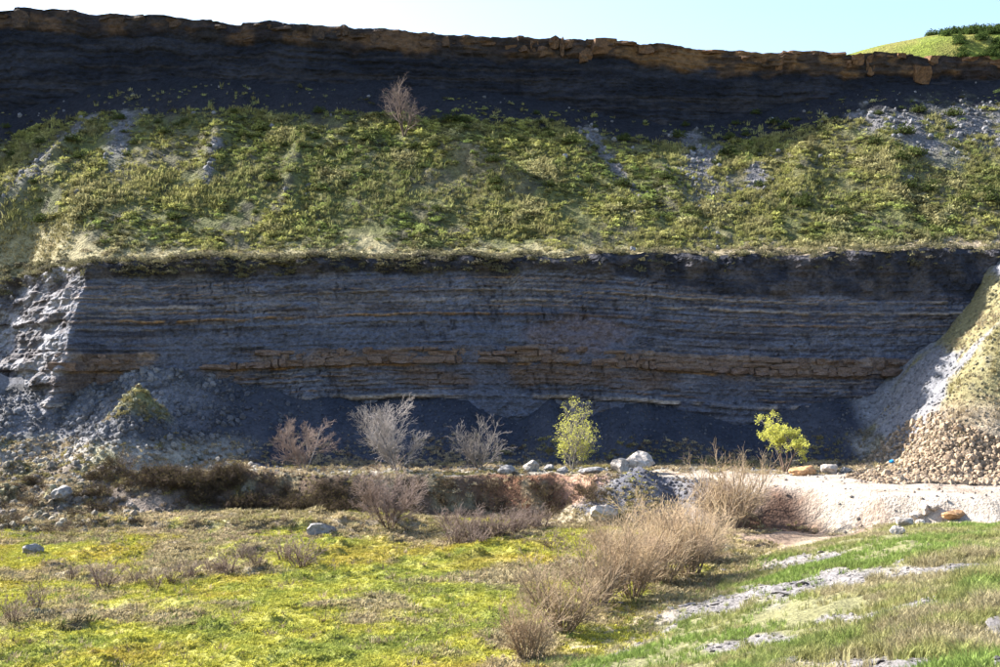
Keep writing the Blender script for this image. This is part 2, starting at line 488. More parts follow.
# ------------------------------------------------------------------ ground
def build_ground():
    xs = np.concatenate([np.arange(-70, -38, .5), np.arange(-38, 38, .17), np.arange(38, 92, .5)])
    ys = np.concatenate([np.arange(-40, 12, .8), np.arange(12, 30, .2), np.arange(30, 77.2, .2)])
    X, Y = np.meshgrid(xs, ys, indexing='ij')
    Z = G(X, Y)
    me = fast_mesh('ground', np.stack([X, Y, Z], -1).reshape(-1, 3), grid_faces(len(xs), len(ys)))
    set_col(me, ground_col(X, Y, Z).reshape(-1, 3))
    return obj('ground', me, M['ground'], kind='structure')
build_ground()

# ------------------------------------------------------------------ lower cliff
def strata(x, z):
    """protrusion (towards the camera) and colour of the beds at x, z"""
    zz = z - ledge_warp(x)
    seg = fbm(x * .11, x * 0 + 7, 3, 120); seg2 = fbm(x * .2, x * 0 + 8, 3, 121)
    c = mix(K(.083, .093, .130), K(.112, .121, .157), sm(-.3, .4, fbm(x * .18, z * .6, 4, 122)))
    c = mix(c, K(.038, .039, .052), sm(.1, .5, fbm(x * .35, zz * 2.0, 3, 123)) * .6)
    c = mix(c, K(.125, .108, .105), sm(.12, .3, fbm(x * .09, zz * 7.0, 3, 144)) * sm(-.2, .3, fbm(x * .12, zz * .5, 2, 145)) * .6)
    c = mix(c, K(.03, .029, .037), sm(.2, .35, fbm(x * .12, zz * 9.0, 2, 146)) * .7)
    p = .10 * fbm(x * .05, zz * 5.5, 3, 124) + .12 * (vn(x * .02, np.floor(zz * 4.5) * 7.3, 125) - .5)
    def bed(z0, z1, pr, col, amt, wob=.05):
        w0 = zz + wob * fbm(x * .6, x * 0 + z0, 3, 126)
        m = sm(z0 - .05, z0 + .02, w0) * sm(z1 + .05, z1 - .02, w0)
        return m * amt
    def paint(c, p, m, col, pr):
        return mix(c, col, m), p + 1.2 * pr * m
    ORANGE, TAN, BROWN = K(.34, .21, .10), K(.32, .265, .215), K(.13, .09, .068)
    def amt(s, lo=-.25, hi=.2): return sm(lo, hi, fbm(x * .13, x * 0 + s * 3.1, 3, 127 + s))
    for i, (z0, z1, pr, col, a) in enumerate([
            (4.1, 4.25, .15, TAN, .5), (6.0, 6.32, .38, TAN, 1.0), (7.0, 7.12, .2, TAN, .7), (7.3, 7.42, .22, TAN, .8), (7.65, 7.75, .2, ORANGE, .6), (7.95, 8.08, .22, TAN, .7),
            (8.28, 8.46, -.15, ORANGE, .9), (10.75, 10.82, .08, TAN, .35), (11.9, 12.06, .24, ORANGE, .85), (12.3, 12.38, .1, TAN, .5), (12.82, 13.0, .22, TAN, .85),
            (13.3, 13.36, .1, ORANGE, .5), (9.95, 10.05, .08, TAN, .4), (11.35, 11.45, .1, TAN, .5), (12.55, 12.65, .1, ORANGE, .5), (5.2, 5.3, .1, TAN, .5), (6.6, 6.68, .1, ORANGE, .5), (13.0, 13.08, .1, TAN, .6), (13.85, 13.92, .1, ORANGE, .5), (13.58, 13.74, .22, TAN, .8), (14.05, 14.12, .1, TAN, .5), (14.45, 14.56, .16, ORANGE, .6)]):
        c, p = paint(c, p, bed(z0, z1 - .04, pr, col, a * .85 * np.maximum(amt(i), .4) * sm(-.5, -.05, fbm(x * .9, x * 0 + i * 2.7, 3, 150 + i)), .12), col, pr)
    # thin-bedded brown part under the ledge and the ledge itself
    m = bed(6.9, 8.3, .1, BROWN, amt(20, -.4, .1), .25)
    c, p = paint(c, p, m * .75, BROWN, .12)
    m = bed(8.46, 9.7, .3, BROWN, sm(-.55, -.2, seg + .3 * sm(-20, -10, x) - .4 * sm(-26, -24, x) * sm(-19, -21, x)), .18)
    blk = vn(np.floor(x / .85 + .6 * vn(x * .3, zz * 0, 5)), np.floor((zz - 8.46) / .65), 128)
    c, p = paint(c, p, m, mix(K(.21, .16, .13), K(.11, .08, .066), blk), .25)
    p = p + m * .25 * (blk - .5)
    crk = np.abs(fbm(x * 1.5 + .3 * zz, np.floor(zz * 1.3) * 9.1, 2, 173))
    ck = sm(.07, .02, crk) * sm(-.1, .2, fbm(x * .15, zz * .5, 2, 174))
    c = c * (1 - .35 * ck)[..., None]; p = p - .10 * ck
    # collapsed smooth patches of slumped shale
    slump = sm(.12, .3, fbm(x * .14, zz * .30, 3, 130)) * sm(11.8, 10.5, zz) * .8
    c = mix(c, K(.082, .091, .123), slump); p = p * (1 - .6 * slump) + .12 * slump
    # reddish broken-out hollow right of the middle
    hol = sm(2.6, 1.6, np.hypot((x - PX(578, 75)) / 1.7, (z - 10.6) / .62) + .5 * fbm(x, z, 3, 131))
    c = mix(c, K(.17, .13, .135), hol * .45); p = p - hol * .35 * (vn(x * 2.2, z * 2.2, 132))
    # overburden with soil at the top
    top = sm(14.75, 15.2, zz + .5 * fbm(x * .5, z * .5, 3, 133) + .9 * sm(8, 16, x))
    c = mix(c, mix(K(.030, .032, .043), K(.07, .066, .073), sm(-.2, .3, fbm(x * .8, z * .8, 3, 134))), top)
    p = p + top * (.45 * fbm(x * .55, z * .7, 4, 135))
    # pale fresh break near the top
    pal = sm(.9, .3, np.hypot((x - PX(516, 76)) / .7, (z - 14.4) / 1.1) + .4 * fbm(x * 2, z * 2, 2, 136))
    c = mix(c, K(.20, .195, .21), pal * .4)
    # the weathered left shoulder
    left = sm(-29.5, -31.5, x + .8 * fbm(x * .4, z * .5, 3, 137))
    c = mix(c, mix(K(.25, .245, .26), K(.12, .11, .115), sm(-.1, .3, fbm(x * .7 + z * .5, z * 1.2 - x * .6, 3, 138))), left * .9)
    p = p + left * (1.0 * fbm(x * .45 + z * .35, z * .8 - x * .5, 4, 139) + .5 * (np.floor(z / 2.3 + .3 * fbm(x * .3, x * 0, 2, 140)) % 2 - .5))
    return p, c

def build_lower_cliff():
    xs = np.concatenate([np.arange(-75, -40, .35), np.arange(-40, 38, .11), np.arange(38, 92, .5)])
    v = np.linspace(0, 1, 160)
    X, V = np.meshgrid(xs, v, indexing='ij')
    ZL = lip_z(X)
    Z = .5 + (ZL - .5) * V
    p, c = strata(X, Z)
    rough = .18 * fbm(X * 1.2, Z * 1.8, 4, 141) + .12 * fbm(X * 3.5, Z * 3.5, 2, 142) + .30 * fbm(X * .5, Z * .12, 3, 143)
    cx = X / 1.1 + .5 * fbm(X * .4, Z * .6, 2, 147); cz = (Z - ledge_warp(X)) / .38
    rough = rough + .18 * (vn(np.floor(cx) * 3.7, np.floor(cz) * 5.1, 148) - .5) * sm(-.1, .2, fbm(X * .12, Z * .4, 3, 149))
    fade = sm(1.0, .975, V)
    Y = face_base(X, Z) - (p + rough) * fade - .25 * fade * sm(.92, .99, V)
    me = fast_mesh('lower_cliff', np.stack([X, Y, Z], -1).reshape(-1, 3), grid_faces(len(xs), len(v)), False)
    set_col(me, c.reshape(-1, 3))
    return obj('lower_cliff', me, M['cliff'], kind='structure')
lower_cliff = build_lower_cliff()

# ------------------------------------------------------------------ grass slope
def shit(px, row): return hit(px, row, S, 77.6, 103.8)
for a_, b_, hh_, ww_ in [((416, 140), (548, 194), 1.8, 1.1), ((222, 112), (200, 195), .7, .9), ((806, 130), (800, 215), .9, 1.0), ((100, 118), (8, 212), .7, .8), ((560, 130), (610, 180), .6, .8), ((300, 130), (285, 215), .5, .8), ((890, 150), (900, 220), .6, .9), ((60, 150), (40, 235), .5, .8), ((650, 150), (690, 225), .6, .9)]:
    RIDGES.append((shit(a_[0], a_[1])[:2], shit(b_[0], b_[1])[:2], hh_, ww_))
SCREE = []   # streaks: from, to, half-width at the top and at the bottom
for a, b, w0, w1 in [((92, 118), (2, 205), .6, 1.1), ((128, 112), (112, 170), 1.2, .8), ((215, 140), (205, 190), .4, .5), ((690, 140), (712, 198), 1.5, 2.0), ((585, 128), (640, 195), .9, .5),
                     ((900, 122), (950, 160), 2.6, 1.6), ((968, 120), (1020, 150), 3.0, 1.5), ((860, 118), (905, 125), 1.0, 1.5), ((755, 165), (762, 190), .5, .9)]:
    pa = shit(*a); pb = shit(*b)
    SCREE.append((pa[:2], pb[:2], w0, w1))

def scree_w(x, y):
    w = np.zeros_like(np.asarray(x, float))
    n = fbm(x * .7, y * .7, 3, 150)
    for a, b, w0, w1 in SCREE:
        d, t = seg_d(x, y, a, b)
        w = np.maximum(w, sm(1.5, .3, d / (w0 + (w1 - w0) * t) + 1.2 * n + .5 * fbm(x * 2.2, y * 2.2, 2, 153)) * (1 - .6 * sm(.5, 1, t)))
    return w

def slope_col(x, y):
    d = y - lip_y(x)
    n1 = fbm(x * .2, y * .2, 4, 151); n2 = fbm(x * .8, y * .8, 3, 152)
    c = mix(K(.105, .108, .042), K(.135, .12, .07), sm(-.2, .4, n1 + .3 * n2))
    c = mix(c, K(.07, .066, .04), sm(.15, .45, n2))
    c = mix(c, mix(K(.30, .26, .15), K(.34, .27, .20), sm(5, 25, x)), sm(4.2, 2.0, d + 1.8 * n1 + 1.2 * n2) * .8)
    c = mix(c, K(.135, .13, .135), np.clip(scree_w(x, y) * 1.1, 0, 1))
    hi = sm(96.5, 99.0, y + 1.5 * n1)  # top of the slope, painted near black for the upper cliff's shade
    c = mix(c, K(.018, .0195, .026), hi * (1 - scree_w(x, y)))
    return c

def build_slope():
    xs = np.concatenate([np.arange(-75, -50, .6), np.arange(-50, 51, .22), np.arange(51, 92, .6)])
    v = np.linspace(0, 1, 130)
    X, V = np.meshgrid(xs, v, indexing='ij')
    y0 = lip_y(X)
    Y = y0 + (UF + 1.6 - y0) * V
    Z = S(X, Y)
    me = fast_mesh('grass_slope', np.stack([X, Y, Z], -1).reshape(-1, 3), grid_faces(len(xs), len(v)))
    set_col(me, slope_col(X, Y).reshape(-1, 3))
    return obj('grass_slope', me, M['slope'], kind='structure')
build_slope()

# ------------------------------------------------------------------ upper cliff, plateau and the hill beyond
def PH(x, y):
    hl = np.hypot((x - 60) / 20.0, (y - 134) / 14.0)
    return 49.6 - 3.6 * hl ** 1.7 - 6 * np.clip(hl - 1.1, 0, 9) + .3 * fbm(x * .15, y * .15, 3, 169)

def build_upper_cliff():
    xs = np.concatenate([np.arange(-80, -54, .4), np.arange(-54, 54, .15), np.arange(54, 95, .4)])
    v = np.linspace(0, 1, 90)
    X, V = np.meshgrid(xs, v, indexing='ij')
    ZB = 27.0; ZR = rim_z(X)
    Z = ZB + (ZR - ZB) * V
    dd = ZR - Z                                            # depth below the rim
    ww = dd + .25 * fbm(X * .15, X * 0, 3, 160)
    rimm = sm(2.3, 1.5, ww + .9 * fbm(X * .35, Z * .5, 3, 171))
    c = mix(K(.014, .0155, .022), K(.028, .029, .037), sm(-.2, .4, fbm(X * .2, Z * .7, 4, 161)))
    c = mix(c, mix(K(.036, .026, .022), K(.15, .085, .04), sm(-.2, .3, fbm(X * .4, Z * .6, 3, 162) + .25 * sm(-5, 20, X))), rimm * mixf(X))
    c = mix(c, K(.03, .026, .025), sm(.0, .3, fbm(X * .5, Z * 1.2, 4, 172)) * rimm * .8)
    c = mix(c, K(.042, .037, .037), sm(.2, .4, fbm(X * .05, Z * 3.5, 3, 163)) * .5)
    p = .22 * fbm(X * .06, ww * 3.2, 3, 164) + .30 * rimm + .35 * fbm(X * .45, Z * .14, 4, 165) + .18 * fbm(X * 1.5, Z * 1.5, 4, 166) + .2 * rimm * (vn(np.floor(X / 1.7), np.floor(ww / 1.3), 167) - .5)
    Y = up_face(X, Z) - p
    me = fast_mesh('upper_cliff', np.stack([X, Y, Z], -1).reshape(-1, 3), grid_faces(len(xs), len(v)), False)
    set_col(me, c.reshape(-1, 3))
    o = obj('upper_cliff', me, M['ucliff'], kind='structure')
    # plateau behind the rim, reaching far back
    vy = np.concatenate([[0], np.geomspace(.3, 1500, 60)])
    ids = np.arange(0, len(xs), 2)
    px_ = np.concatenate([[-900, -400, -160], xs[ids], [140, 400, 900]])
    X2, V2 = np.meshgrid(px_, vy, indexing='ij')
    y0 = up_face(X2, rim_z(X2)) - .25
    Y2 = y0 + V2
    Z2 = rim_z(X2) - .02 + .12 * fbm(X2 * .6, Y2 * .6, 3, 168) * sm(0, 1, V2) - .22 * sm(0, 10, V2) * np.minimum(V2, 60) * .1
    Z2 = Z2 + np.maximum(0, PH(X2, Y2) - Z2) * sm(.5, 16, V2)
    me2 = fast_mesh('plateau', np.stack([X2, Y2, Z2], -1).reshape(-1, 3), grid_faces(len(px_), len(vy)))
    c2 = mix(K(.15, .18, .03), K(.18, .17, .045), sm(-.2, .3, fbm(X2 * .3, Y2 * .3, 3, 170)))
    set_col(me2, c2.reshape(-1, 3))
    obj('plateau', me2, M['slope'], kind='structure')
    return o
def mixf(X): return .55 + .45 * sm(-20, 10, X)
upper_cliff = build_upper_cliff()

# ------------------------------------------------------------------ stone pieces: ledge blocks and rim blocks
def rough_block(seed, w, d, h):
    """an irregular quarried-looking block, 48 triangles"""
    rr = np.random.RandomState(seed)
    import bmesh
    bm = bmesh.new(); bmesh.ops.create_cube(bm, size=1.0)
    bmesh.ops.subdivide_edges(bm, edges=bm.edges[:], cuts=1, use_grid_fill=True)
    for v in bm.verts:
        co = np.array(v.co)
        nz = np.abs(co) > .4
        if nz.sum() == 3: co = co * (.80 + .17 * rr.rand(3))
        co = co + (rr.rand(3) - .5) * .20
        v.co = Vector((co[0] * w, co[1] * d, co[2] * h))
    bmesh.ops.triangulate(bm, faces=bm.faces[:])
    me = bpy.data.meshes.new('stone_block'); bm.to_mesh(me); bm.free()
    return me

rnd = random.Random(5)
blk_me = [rough_block(100 + i, 1, 1, 1) for i in range(9)]
for m_ in blk_me: m_.materials.append(M['sandstone'])
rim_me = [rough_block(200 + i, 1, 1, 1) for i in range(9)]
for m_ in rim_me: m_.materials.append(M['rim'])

for course, (zb, hc) in enumerate([(8.44, .50), (8.93, .38), (9.30, .34)]):
    x = -31.0
    while x < 27.5:
        w = rnd.choice([.45, .65, .9, 1.3, 2.0]) * rnd.uniform(.8, 1.2)
        xc = x + w / 2
        x += w * rnd.uniform(.97, 1.05)
        if (-27 < xc < -20.5) or rnd.random() < (.05, .18, .45)[course] + (.18 if xc > 20 or xc < -20 else 0) + (.3 if -3.5 < xc < -1 else 0): continue
        h = hc * rnd.uniform(.75, 1.15)
        zc = zb + float(ledge_warp(xc)) + h / 2 + rnd.uniform(-.04, .04)
        o = obj('stone_block', rnd.choice(blk_me), None, lower_cliff)
        o.location = (xc, float(face_base(xc, zc)) - rnd.uniform(-.05, .26) - .08 * (course == 0) + .28, zc)
        o.scale = (w * 1.04, 1.25, h * 1.08)
        o.rotation_euler = (rnd.uniform(-.05, .05), rnd.uniform(-.03, .03), rnd.uniform(-.10, .10))
x = -52.0
while x < 52:
    w = rnd.choice([.5, .7, 1.0, 1.4, 2.2]) * rnd.uniform(.85, 1.15)
    xc = x + w / 2
    x += w * rnd.uniform(.96, 1.06)
    if rnd.random() < .25: continue
    zr = float(rim_z(xc)); h = rnd.choice([.35, .5, .8, 1.1, 1.6]) * rnd.uniform(.85, 1.15)
    zc = zr - h / 2 - (rnd.uniform(-.08, .15) if rnd.random() < .6 else rnd.uniform(.2, .8))
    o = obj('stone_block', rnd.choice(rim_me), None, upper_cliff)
    o.location = (xc, float(up_face(xc, zc)) - rnd.uniform(.0, .4) - (rnd.uniform(.05, .3) if xc > 4 and rnd.random() < .35 else 0) + .70, zc)
    o.scale = (w * 1.05, 1.9, h)
    o.rotation_euler = (rnd.uniform(-.05, .05), rnd.uniform(-.03, .03), rnd.uniform(-.22, .22))

# ------------------------------------------------------------------ plants: builders
def tubes(segs, sides=3):
    S_ = np.array(segs, float)                    # p0 p1 r0 r1
    p0, p1, r0, r1 = S_[:, :3], S_[:, 3:6], S_[:, 6], S_[:, 7]
    d = p1 - p0; d /= np.linalg.norm(d, axis=1, keepdims=True) + 1e-9
    ref = np.where(np.abs(d[:, 2:3]) > .9, np.array([[1., 0, 0]]), np.array([[0, 0, 1.]]))
    u = np.cross(d, ref); u /= np.linalg.norm(u, axis=1, keepdims=True) + 1e-9
    v = np.cross(d, u)
    n = len(S_); V = np.zeros((n, 2, sides, 3))
    for k in range(sides):
        a = 2 * math.pi * k / sides
        o = u * math.cos(a) + v * math.sin(a)
        V[:, 0, k] = p0 + o * r0[:, None]; V[:, 1, k] = p1 + o * r1[:, None]
    base = np.arange(n)[:, None] * (2 * sides)
    f = []
    for k in range(sides):
        k2 = (k + 1) % sides
        f.append(np.concatenate([base + k, base + k2, base + sides + k2, base + sides + k], 1))
    return V.reshape(-1, 3), np.concatenate(f)

def leaf_quads(pts, size, rr, flat=.0):
    n = len(pts); pts = np.asarray(pts, float)
    a = rr.normal(size=(n, 3)); a /= np.linalg.norm(a, axis=1, keepdims=True)
    b = rr.normal(size=(n, 3)); b[:, 2] *= (1 - flat); a[:, 2] *= (1 - flat)
    b -= (a * b).sum(1, keepdims=True) * a; b /= np.linalg.norm(b, axis=1, keepdims=True) + 1e-9
    s = (size * (.6 + .8 * rr.rand(n)))[:, None]
    V = np.stack([pts - a * s, pts + b * s * .55, pts + a * s, pts - b * s * .55], 1).reshape(-1, 3)
    f = np.arange(n * 4).reshape(-1, 4)
    return V, f

def grow_plant(seed, height, stems, spread, levels, kids, r0, bend=.12, up=.10, start=.25, shrink=.58, base=.12, rmin=.006):
    rr = random.Random(seed); thick = []; fine = []; tips = []
    def branch(p, d, ln, r, lev):
        nseg = 4 if lev == 0 else 3 if lev == 1 else 2
        pts = [(p, r)]; dirs = []
        for i in range(nseg):
            d = (d + Vector((rr.gauss(0, bend), rr.gauss(0, bend), rr.gauss(0, bend * .6) + up))).normalized()
            p2 = p + d * (ln / nseg); r2 = max(rmin, r * (1 - .62 * (i + 1) / nseg))
            (thick if lev == 0 else fine).append((*p, *p2, r * (1 - .62 * i / nseg) if i else r, r2))
            p = p2; pts.append((p, r2)); dirs.append(d)
        tips.append(p)
        if lev >= levels: return
        k = kids[lev]
        for j in range(k):
            t = start + (1 - start) * (j + rr.random()) / k
            f = t * nseg; i = min(int(f), nseg - 1)
            q = pts[i][0].lerp(pts[i + 1][0], f - i)
            ax = dirs[i].orthogonal().normalized()
            ax.rotate(__import__('mathutils').Quaternion(dirs[i], rr.uniform(0, 6.283)))
            nd = dirs[i].copy(); nd.rotate(__import__('mathutils').Quaternion(ax, rr.uniform(.35, .95)))
            branch(q, nd, ln * shrink * rr.uniform(.6, 1.15) * (1.15 - .5 * t), max(rmin, pts[i][1] * .6), lev + 1)
    for s in range(stems):
        a = rr.uniform(0, 6.283); t = spread * math.sqrt(rr.random())
        d = Vector((math.cos(a) * math.sin(t), math.sin(a) * math.sin(t), math.cos(t)))
        b = Vector((math.cos(a) * base * rr.random(), math.sin(a) * base * rr.random(), -.12))
        thick.append((0, 0, -.25, *b, r0 * 1.1, r0))
        branch(b, d, height * rr.uniform(.45, 1.05) * (.95 if stems > 3 else 1), r0 * rr.uniform(.7, 1.1), 0)
    return thick, fine, tips

def plant_meshes(seed, name, stem_mat, twig_mat, leaf_mat=None, leaf_n=0, leaf_size=.05, part_names=('stem', 'crown'), **kw):
    th, fi, tips = grow_plant(seed, **kw)
    parts = []
    me = fast_mesh(part_names[0], *tubes(th, 5)); me.materials.append(stem_mat); parts.append((part_names[0], me))
    me = fast_mesh(part_names[1], *tubes(fi, 3)); me.materials.append(twig_mat); parts.append((part_names[1], me))
    if leaf_n:
        rr = np.random.RandomState(seed)
        T = np.array([tuple(t) for t in tips])
        idx = rr.randint(0, len(T), leaf_n)
        pts = T[idx] + rr.normal(size=(leaf_n, 3)) * leaf_size * 1.6
        me = fast_mesh('foliage', *leaf_quads(pts, leaf_size, rr)); me.materials.append(leaf_mat); parts.append(('foliage', me))
    return parts

def place_plant(name, parts, loc, label, cat, group=None, rz=0.0, sc=1.0):
    t = empty(name, loc, label, cat, group, rz, sc)
    for pn, me in parts: obj(pn, me, None, t)
    return t

# ------------------------------------------------------------------ trees and bushes, one by one
def at(px, row, H=G, y0=10, y1=76): return hit(px, row, H, y0, y1)

tree_kw = dict(levels=3, kids=(12, 8, 5), r0=.045, bend=.10, up=.05, start=.2, shrink=.55, rmin=.0065)
tA = plant_meshes(11, 'tree', M['grey_stem'], M['grey_twig'], height=3.7, stems=8, spread=.6, part_names=('trunk', 'crown'), **tree_kw)
tB = plant_meshes(12, 'tree', M['grey_stem'], M['grey_twig'], height=3.0, stems=10, spread=.8, part_names=('trunk', 'crown'), **dict(tree_kw, kids=(9, 5, 3), r0=.045, bend=.06))
tC = plant_meshes(13, 'tree', M['grey_stem'], M['pink_twig'], height=3.2, stems=6, spread=.75, part_names=('trunk', 'crown'), **tree_kw)
tE = plant_meshes(14, 'tree', M['dark_stem'], M['pink_twig'], height=4.2, stems=3, spread=.4, part_names=('trunk', 'crown'), **dict(tree_kw, kids=(12, 7, 4), r0=.10, shrink=.6))
gA = plant_meshes(15, 'tree', M['grey_stem'], M['grey_twig'], M['fresh_leaf'], 5000, .055, height=4.9, stems=8, spread=.45, part_names=('trunk', 'crown'), **dict(tree_kw, kids=(10, 6, 3), r0=.06, bend=.07))
gB = plant_meshes(16, 'tree', M['dark_stem'], M['grey_twig'], M['fresh_leaf'], 5200, .06, height=4.2, stems=4, spread=.5, part_names=('trunk', 'crown'), **dict(tree_kw, kids=(9, 6, 3), r0=.07, start=.45))

def ground_at(x, y): return (x, y, float(G(x, y)))
def tree(parts, px, y, label, sc=1.0, name='bare_tree', cat='tree', rz=0.0):
    return place_plant(name, parts, ground_at(PX(px, y), y), label, cat, None, rz, sc)
tree(tA, 397, 63.5, 'bare rounded grey tree standing directly behind a brown shrub on the bank', 1.05)
tree(tB, 480, 64.5, 'small fan-shaped bare tree with pale straight branches, left of the leafy tree', 1.0)
tree(tC, 305, 64.5, 'low bare tree with brownish pink twigs at the foot of the shaded cliff', .95, rz=1.0)
tree(gA, 572, 64.0, 'upright young tree with fresh yellow-green leaves beside the big pale boulders', .70, 'leafy_tree')
tree(gB, 785, 64.5, 'round-headed yellow-green young tree on a dark stem beside the track', .84, 'leafy_tree')
p = shit(404, 136)
place_plant('bare_tree', tE, p, 'lone bare tree at the top of the grassy slope under the upper cliff', 'tree', None, 0, 1.0)
p = at(390, 530)
place_plant('bare_shrub', plant_meshes(17, 's', M['dark_stem'], M['pink_twig'], height=2.9, stems=9, spread=.6, **dict(tree_kw, r0=.035)), p, 'tall bare brown shrub in front of the rounded grey tree, on the dark bank', 'shrub')

# willow thicket
wk = dict(levels=2, kids=(10, 7), r0=.028, bend=.09, up=.05, start=.18, shrink=.5, base=.35, rmin=.005)
W = [plant_meshes(30 + i, 'w', M['willow_stem'], M['willow_twig'], height=h, stems=n, spread=s, **wk) for i, (h, n, s) in enumerate([(3.0, 34, .66), (2.7, 32, .78), (2.4, 28, .65), (3.2, 34, .58)])]
bigw = plant_meshes(40, 'w', M['willow_stem'], M['willow_twig'], height=4.3, stems=40, spread=.8, **dict(wk, r0=.04, kids=(11, 5), base=.6))
p = at(731, 527)
place_plant('willow_bush', bigw, p, 'tall spreading leafless willow bush at the end of the pale track', 'bush', None, 0.0, .88)
for i, (px, row, k, sc, rz, lab) in enumerate([
        (527, 658, 2, .72, 0, 'smallest yellowish bare willow bush at the open end of the thicket'),
        (563, 632, 1, .92, 1, 'bare willow bush second from the open end of the thicket'),
        (598, 606, 0, .95, 2, None), (632, 598, 3, .95, 3, None), (660, 584, 0, 1.05, 4, None), (690, 574, 3, 1.0, 5, None), (702, 562, 1, .8, 6, None), (666, 562, 2, .9, 1.5, None), (622, 570, 1, .75, 2.5, None), (600, 548, 2, .5, .4, None)]):
    x_, y_, z_ = at(px, row)
    place_plant('willow_bush', W[k], (x_, y_, z_), lab or 'dense leafless brown willow bush within the thicket beside the grassy hill', 'bush', 'bare willow bushes of the thicket', rz, sc)

# low thicket below the bank and little shrubs in the meadow
sk = dict(levels=2, kids=(6, 4), r0=.016, bend=.12, up=.04, start=.2, shrink=.55, base=.15, rmin=.004)
SH = [plant_meshes(50 + i, 's', M['dark_stem'], M['pink_twig'], height=h, stems=n, spread=s, **sk) for i, (h, n, s) in enumerate([(1.0, 16, .8), (1.3, 14, .6), (.8, 12, .9)])]
for i, (px, row, k, sc) in enumerate([(37, 607, 1, .75), (14, 622, 1, .8), (71, 581, 1, .7), (104, 588, 0, 1.25), (136, 585, 1, .65), (155, 590, 1, .8), (172, 584, 1, .75), (187, 581, 0, 1.0), (211, 573, 2, 1.0), (228, 574, 0, 1.2), (257, 566, 1, .8), (300, 567, 0, 1.5), (285, 560, 0, 1.2), (245, 560, 0, .9)]):
    x_, y_, z_ = at(px, row)
    place_plant('bare_shrub', SH[k], (x_, y_, z_), 'small leafless pinkish shrub with a long shadow at the edge of the mossy meadow', 'shrub', 'small shrubs along the meadow edge', i * 1.3, sc)
for i in range(16):
    px = 450 + 108 * ((i * .618) % 1); row = 526 + 22 * ((i * .37) % 1)
    x_, y_, z_ = at(px, row)
    place_plant('bare_shrub', SH[i % 3], (x_, y_, z_), 'low brown shrub of the matted thicket below the reddish bank', 'shrub', 'matted shrubs below the reddish bank', i * 1.7, 1.1 + .4 * ((i * .29) % 1))

# brambles on the bank
bk = dict(levels=2, kids=(7, 5), r0=.014, bend=.22, up=-.03, start=.15, shrink=.6, base=.5, rmin=.006)
BR = [plant_meshes(60 + i, 'b', M['bramble'], M['bramble'], M['bramble_leaf'], 420, .05, height=h, stems=26, spread=1.15, **bk) for i, h in enumerate([1.3, 1.1, 1.5])]
rnd = random.Random(9)
for i in range(150):
    px = rnd.uniform(120, 600) if i < 86 else rnd.uniform(95, 345)
    if px < 150 and rnd.random() < .5: continue
    x0_ = PX(px, 60); ye = float(edge_y(x0_))
    y_ = ye - rnd.uniform(.5, 2.7)
    x_ = PX(px, y_)
    dark = px < 340
    if not dark and rnd.random() < .25: continue
    place_plant('bramble_bush', BR[i % 3], ground_at(x_, y_), 'tangled dark brown bramble bush on the steep earth bank', 'bush', 'brambles on the earth bank', rnd.uniform(0, 6), rnd.uniform(.4, .78) * (1.0 if dark else .85))
for i in range(26):
    px = rnd.uniform(0, 150); row = rnd.uniform(480, 540)
    p = at(px, row)
    place_plant('bramble_bush', BR[i % 3], p, 'small brown bramble clump among loose stones on the rough left slope', 'bush', 'brambles on the rough stony slope', rnd.uniform(0, 6), rnd.uniform(.35, .65))

# ------------------------------------------------------------------ boulders and rubble
def stone_mesh(seed, sub=2, cuts=7, squash=(1, .8, .7)):
    import bmesh
    rr = np.random.RandomState(seed)
    bm = bmesh.new(); bmesh.ops.create_icosphere(bm, subdivisions=sub, radius=1.0)
    V = np.array([v.co for v in bm.verts])
    for _ in range(cuts):
        n = rr.normal(size=3); n /= np.linalg.norm(n); d = rr.uniform(.55, .85)
        t = V @ n - d
        V = V - np.clip(t, 0, None)[:, None] * n[None, :]
    V = V * np.array(squash) * (1 + .05 * rr.normal(size=(len(V), 1)))
    for v, c in zip(bm.verts, V): v.co = c
    me = bpy.data.meshes.new('stone'); bm.to_mesh(me); bm.free()
    return me
bould = [stone_mesh(300 + i, 3, 9, (1, .85, .75)) for i in range(6)]

def boulder(px, row, size, mat, label, k=0, rz=0.0, tilt=0.0, group=None, name='boulder', asp=(1, 1, 1), y=None):
    if y is None: x_, y_, z_ = at(px, row)
    else: x_, y_, z_ = ground_at(PX(px, y), y)
    me = bould[k].copy(); me.materials.clear(); me.materials.append(M[mat])
    s = size / 2
    o = obj(name, me, None, None, (x_, y_, z_ + s * .42 * asp[2]))
    o.scale = (s * asp[0], s * asp[1], s * asp[2]); o.rotation_euler = (tilt, tilt * .6, rz)
    o['label'] = label; o['category'] = 'boulder'
    if group: o['group'] = group
    return o
boulder(637, 470, 2.2, 'boulder', 'large angular whitish boulder, topmost of the pair by the leafy tree', 0, .5, .5, None, asp=(.95, .9, 1.15), y=62.6)
boulder(621, 474, 1.6, 'boulder', 'tan boulder leaning under the large whitish one', 1, 1.2, .1, y=61.9)
boulder(604, 518, 1.5, 'boulder', 'lone buff boulder at the foot of the grey spoil heap', 2, .3, .2)
boulder(594, 474, 1.5, 'boulder_grey', 'flat grey slab of rock on the bank top beside the leafy tree', 3, .2, .05, asp=(1.2, .9, .5), y=61.6)
boulder(549, 472, .75, 'boulder_grey', 'rounded grey boulder on the bank between leafy tree and fan-shaped tree', 4, 2, 0, y=62.3)
boulder(562, 473, .8, 'boulder_grey', 'small angular grey boulder at the foot of the leafy tree', 5, 1, 0, y=62.0)
boulder(531, 472, 1.1, 'boulder', 'pale broken boulder on the bank right of the fan-shaped tree', 1, 3, .3, y=62.4)
